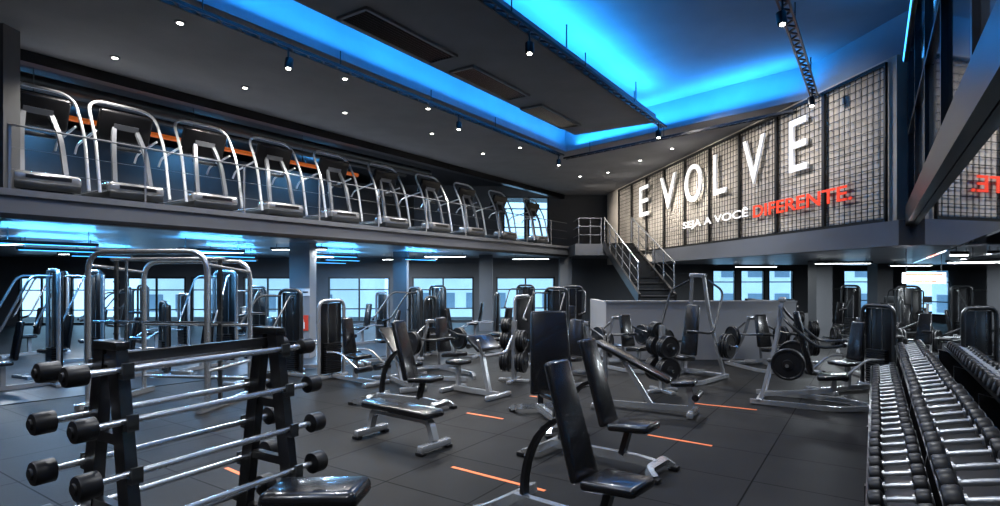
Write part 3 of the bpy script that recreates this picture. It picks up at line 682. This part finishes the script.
def mk_press(mast, low=False):
    t = thing('plate_loaded_machine', '', 'weight machine', group='plate loaded press machines')
    k1 = .82 if low else 1.0
    for s in (-1, 1):
        MB().tube([(s * .42, -.85, .05), (s * .42, .35, .05), (s * .1, .75, .05)], .045, rnd=.2, rect=(.03, .034)).build('base_rail', M['silver'], t)
        MB().tube([(s * .4, -.7, .08), (s * .2, -.5, mast * .6), (s * .12, -.42, mast)], .04, rnd=.3, rect=(.024, .03)).build('mast', M['silver'], t)
        MB().tube([(s * .2, -.45, mast - .1), (s * .55, -.35, mast - .3), (s * .55, .1, .95 * k1), (s * .42, .42, 1.0 * k1), (s * .2, .45, 1.0 * k1)], .022, rnd=.15).build('press_arm', M['dark'], t)
        MB().cyl((s * .22, .45, 1.0 * k1), (s * .4, .43, 1.0 * k1), .032, 10).build('grip', M['rubber'], t)
        MB().cyl((s * .5, -.3, .7), (s * .85, -.3, .7), .026, 10).build('plate_horn', M['chrome'], t)
        MB().tube([(s * .3, -.6, .7), (s * .5, -.3, .7)], .03, 8).build('horn_arm', M['dark'], t)
        for k in range(2 if low else 3): plate(MB(), (s * (.58 + k * .06), -.3, .7), (1, 0, 0), .235).build('weight_plate', M['rubber'], t)
    MB().box((0, -.72, .06), (.9, .1, .08), bev=.02).build('rear_beam', M['silver'], t)
    MB().box((0, -.42, mast), (.34, .1, .08), bev=.02).build('mast_cap', M['silver'], t)
    MB().tube([(0, -.7, .1), (0, .3, .25), (0, .3, .42)], .04, rnd=.15, rect=(.03, .035)).build('seat_post', M['silver'], t)
    MB().box((0, .28, .47), (.4, .42, .09), (R(6), 0, 0), bev=.035, seg=3, taper=.85).build('seat', M['vinyl'], t)
    bl = .72 if low else 1.0
    MB().box((0, -.12, .48 + bl / 2), (.34, bl, .09), (PI / 2 + .22, 0, 0), bev=.038, seg=3, taper=.82).build('backrest', M['vinyl'], t)
    return t
PA_ = Kind(lambda: mk_press(1.65)); PB_ = Kind(lambda: mk_press(2.05)); PC_ = Kind(lambda: mk_press(1.1, True))
for K, px, d, rz, lab in ((PB_, 688, 11.0, rz_of(-.7, -.7), 'tall silver press machine in front of the low grey partition'), (PC_, 766, 12.3, rz_of(.2, -1), 'low press machine between the tall press and the right press'), (PA_, 812, 8.9, rz_of(.85, -.5), 'large silver press machine with black high back at right'),
                          (PC_, 872, 11.8, rz_of(-.3, -1), 'low press machine nearest the dumbbell rack'), (PC_, 630, 12.4, rz_of(.5, -1), 'low press machine at left part of the grey partition'), (PC_, 922, 12.8, rz_of(-.9, -.5), 'low press machine behind the far end of dumbbell rack'),
                          (PC_, 574, 10.9, rz_of(-.4, -.9), 'low press machine right behind the wide high-backed bench'), (PC_, 446, 11.5, rz_of(.7, -.7), 'low press machine just behind the preacher bench')):
    K.put(dp(px, d), rz, lab)
def mk_bike():
    t = thing('exercise_bike', '', 'exercise bike', group='exercise bikes at the back right')
    bx('foot_bar', M['dark'], t, ((0, -.5, .04), (.55, .1, .08)), ((0, .55, .04), (.55, .1, .08)), bev=.02)
    MB().tube([(0, -.5, .08), (0, .55, .08)], .04, rect=(.04, .04)).build('base_rail', M['dark'], t)
    MB().lathe([(.05, -.07), (.27, -.06), (.29, -.03), (.29, .03), (.27, .06), (.05, .07)], (0, .3, .4), (1, 0, 0), 24).build('flywheel_housing', M['grey'], t)
    MB().tube([(0, -.1, .1), (0, -.28, .85)], .04, rect=(.03, .04)).build('seat_post', M['silver'], t)
    MB().box((0, -.28, .9), (.22, .3, .08), bev=.035, seg=3, taper=.5).build('saddle', M['vinyl'], t)
    MB().tube([(0, .3, .55), (0, .42, 1.1)], .04, rect=(.03, .04)).build('front_post', M['silver'], t)
    MB().tube([(-.24, .1, 1.15), (-.22, .4, 1.1), (.22, .4, 1.1), (.24, .1, 1.15)], .02, rnd=.1).build('handlebar', M['rubber'], t)
    MB().box((0, .46, 1.25), (.3, .06, .24), (-.4, 0, 0), bev=.02).build('console', M['dark'], t)
    for s in (-1, 1): MB().tube([(s * .08, .1, .35), (s * .14, .1 + s * .14, .35 + s * .05), (s * .24, .1 + s * .14, .35 + s * .05)], .025).build('pedal_crank', M['chrome'], t)
    return t
BK = Kind(mk_bike)
for lab, px, d in (('exercise bike under right floor, leftmost', 752, 18.0), ('exercise bike under right floor, second from left', 790, 17.6), ('exercise bike by the right rear windows', 888, 20.0), ('exercise bike farthest right by the rear windows', 926, 20.0)):
    BK.put(dp(px, d), 2.6, lab)

# ------------------------------------------------------------------ dumbbell rack
RC = 7.0; RL = 8.0; TILT = .24
rk = thing('dumbbell_rack', 'long black two-tier dumbbell rack along the mirror at right', 'dumbbell rack', (*ab(.3, RC)[:2], 0), RZA)
for k in range(5):
    y = -RL / 2 + k * RL / 4
    MB().prism([(-.36, 0), (.4, 0), (.4, .9), (.02, .8), (-.02, .54), (-.36, .46)], y - .03, y + .03).build('side_plate', M['black'], rk)
for x, z in ((-.15, .54), (.17, .9)):
    MB().box((x, 0, z), (.34, RL, .025), (0, -TILT, 0)).box((x - .17, 0, z - .05), (.02, RL, .15), (0, -TILT, 0)).build('shelf', M['black'], rk)
def mk_db(r, l):
    t = thing('dumbbell', '', 'dumbbell', group='dumbbells on the rack')
    hl = .085
    MB().lathe([(.016, 0), (.016, .01), (.02, (l - 2 * hl) / 2), (.016, l - 2 * hl - .01), (.016, l - 2 * hl)], (-l / 2 + hl, 0, r), (1, 0, 0), 12).build('handle', M['dull'], t)
    for s in (-1, 1):
        h = MB().lathe([(r * .7, 0), (r * .95, .01), (r, .02), (r, hl - .02), (r * .93, hl - .008), (r * .7, hl)], (s * (l / 2 - hl), 0, 0 + r), (s, 0, 0), 16).build('head', M['rubber'], t)
        MB().lathe([(r * .62, -.004), (r * .62, .003)], (s * (l / 2), 0, r), (s, 0, 0), 16).build('end_cap', M['grey'], h)
        MB().lathe([(r * .45, -.012), (r * .45, .003)], (s * (l / 2 - hl), 0, r), (s, 0, 0), 16).build('collar', M['dull'], h)
    return t
DB = [Kind(lambda a=a: mk_db(*a)) for a in ((.075, .38), (.066, .35), (.058, .32), (.062, .34), (.056, .32), (.05, .3))]
for tier, bx_, z, n0, n1, o3 in (('lower', .15, .554, 3.2, 10.9, 3), ('upper', .475, .914, 3.1, 10.9, 0)):
    a = n0; i = 0
    while a < n1:
        f = (a - n0) / (n1 - n0); k = 0 if f < .4 else 1 if f < .75 else 2
        i += 1; p = ab(bx_, a)
        o = DB[k + o3].put((p.x, p.y, z), RZA + random.uniform(-.06, .06), 'dumbbell on the %s tier of the long rack, %s from the near end' % (tier, ordw(i)))
        o.rotation_euler = (0, -TILT, o.rotation_euler.z)
        a += (.28, .26, .235)[k]

# ------------------------------------------------------------------ floor stripes
for lab, x0, y0, x1, y1 in (('orange floor stripe beside the nearest upright bench', 452, 467, 545, 491), ('orange floor stripe right of the second upright bench', 648, 435, 712, 446), ('orange floor stripe in front of the right press machine', 690, 403, 757, 410), ('orange floor stripe below the preacher bench', 467, 413, 503, 419),
                            ('orange floor stripe behind the second upright bench', 530, 396, 560, 400), ('orange floor stripe beside the barbell rack foot', 226, 468, 268, 486)):
    a = Vector((*fl(x0, y0), 0)); b_ = Vector((*fl(x1, y1), 0)); d = b_ - a
    o = MB().box((0, 0, .002), (.045, d.length, .003)).build('floor_stripe', M['orange']); o.location = (a + b_) / 2; o.rotation_euler = (0, 0, rz_of(d.x, d.y)); tag(o, lab, 'floor marking', 'orange floor stripes')

# ------------------------------------------------------------------ buildings outside
for lab, x, y, w, d, h in (('white apartment block outside the left windows', -16, 40, 14, 8, 9), ('white apartment block outside the middle windows', -1, 44, 11, 8, 5), ('low white house outside the right windows', 18, 42, 18, 8, 7)):
    t = thing('apartment_building', lab, 'building', (x, y, -6))
    MB().box((0, 0, h / 2 + 3), (w, d, h + 6)).build('wall', M['bldg'], t)
    for r_ in range(1, int((h + 4) / 2.2)):
        for c_ in range(int(w / 1.8)): MB().box((-w / 2 + 1 + c_ * 1.8, -d / 2, 2 + r_ * 2.2), (1.0, .06, 1.1)).build('window', M['bglass'], t)

# ------------------------------------------------------------------ lights
def light(kind, name, loc, e, col, **kw):
    l = bpy.data.lights.new(name, kind); l.energy = e; l.color = col
    for k, v in kw.items(): setattr(l, k, v)
    o = bpy.data.objects.new(name, l); COL.objects.link(o); o.location = loc; return o
def aim(o, tgt): o.rotation_euler = (Vector(tgt) - o.location).to_track_quat('-Z', 'Y').to_euler()
BLUE = (.025, .36, 1)
def strip(p0, p1, z, w, e, col=BLUE, down=False):
    p0 = Vector((p0[0], p0[1], z)); p1 = Vector((p1[0], p1[1], z)); d = p1 - p0
    o = light('AREA', 'cove_strip', (p0 + p1) / 2, e, col, shape='RECTANGLE', size=w, size_y=d.length)
    o.rotation_euler = (0 if down else PI, 0, rz_of(d.x, d.y)); return o
strip(ab(AL + .25, -6), ab(AL + .25, 14.6), 5.93, .15, 260)
strip(ab(-6.4, -6), ab(-6.4, 13.2), 5.97, .15, 680)
strip(ab(-4.55, -6), ab(-4.55, 13.2), 5.97, .15, 760)
strip(ab(.2, -6), ab(.2, 10.5), 5.9, .15, 120)
strip(A1 + Vector((.2, -.5, 0)), E1 + Vector((-.4, -.2, 0)), 5.9, .15, 200)
for x, y, z in downs: light('SPOT', 'downlight_lamp', (x, y, z), 390, (1, .95, .88), spot_size=R(130), spot_blend=.7, shadow_soft_size=.05)
for x, y, z in mdowns: light('SPOT', 'downlight_lamp', (x, y, z), 750, (.92, .96, 1), spot_size=R(140), spot_blend=.7, shadow_soft_size=.05)
for x, y, z in spots: light('SPOT', 'track_and_fill_lamp', (x, y, z - .06), 620, (.96, .98, 1), spot_size=R(125), spot_blend=.7, shadow_soft_size=.05)
for b_, a_ in ((-7.3, -1), (-7.3, 2.5), (-4.25, -2), (-4.25, 2), (-1, -2), (-1, 3)):  # added fill spots overhead, out of view and without fixtures
    light('SPOT', 'track_and_fill_lamp', ab(b_, a_, 5.4), 500, (.96, .98, 1), spot_size=R(130), spot_blend=.7, shadow_soft_size=.06)
for u in (.2, 2.6, 5.0, 7.6, 10.0, 12.2):
    q = W0 + WD * u + WN * 2.4
    o = light('SPOT', 'wall_washer', (q.x, q.y, 5.55), 330, (1, .94, .86), spot_size=R(98), spot_blend=1, shadow_soft_size=.08); aim(o, (W0 + WD * (u + .3) + UP * 4.2))
for x, y, z, rz in lins:
    o = light('AREA', 'linear_lamp_light', (x, y, z), 170, (.86, .94, 1), shape='RECTANGLE', size=.1, size_y=1.4); o.rotation_euler = (0, 0, rz)
for x, y, z, z2 in blins:
    o = light('AREA', 'blue_lamp_light', (x, y, z), 90, (.15, .5, 1), shape='RECTANGLE', size=.1, size_y=1.4); o.rotation_euler = (0, 0, RZA)
    o = light('AREA', 'blue_lamp_uplight', (x, y, z2), 60, (.08, .45, 1), shape='RECTANGLE', size=.1, size_y=1.4); o.rotation_euler = (PI, 0, RZA)
w = bpy.data.worlds.new('World'); S.world = w; w.use_nodes = True
bg = w.node_tree.nodes['Background']; bg.inputs['Color'].default_value = (.66, .85, 1, 1); bg.inputs['Strength'].default_value = 2.8

# ------------------------------------------------------------------ camera
cam = bpy.data.cameras.new('Camera'); co = bpy.data.objects.new('Camera', cam); COL.objects.link(co)
co.location = (0, 0, H); co.rotation_euler = (PI / 2, 0, 0)
cam.sensor_width = 36; cam.lens = 36 * F / 1000; cam.shift_y = .025; cam.clip_start = .05
S.camera = co
S.view_settings.view_transform = 'Standard'
S.view_settings.look = 'None'
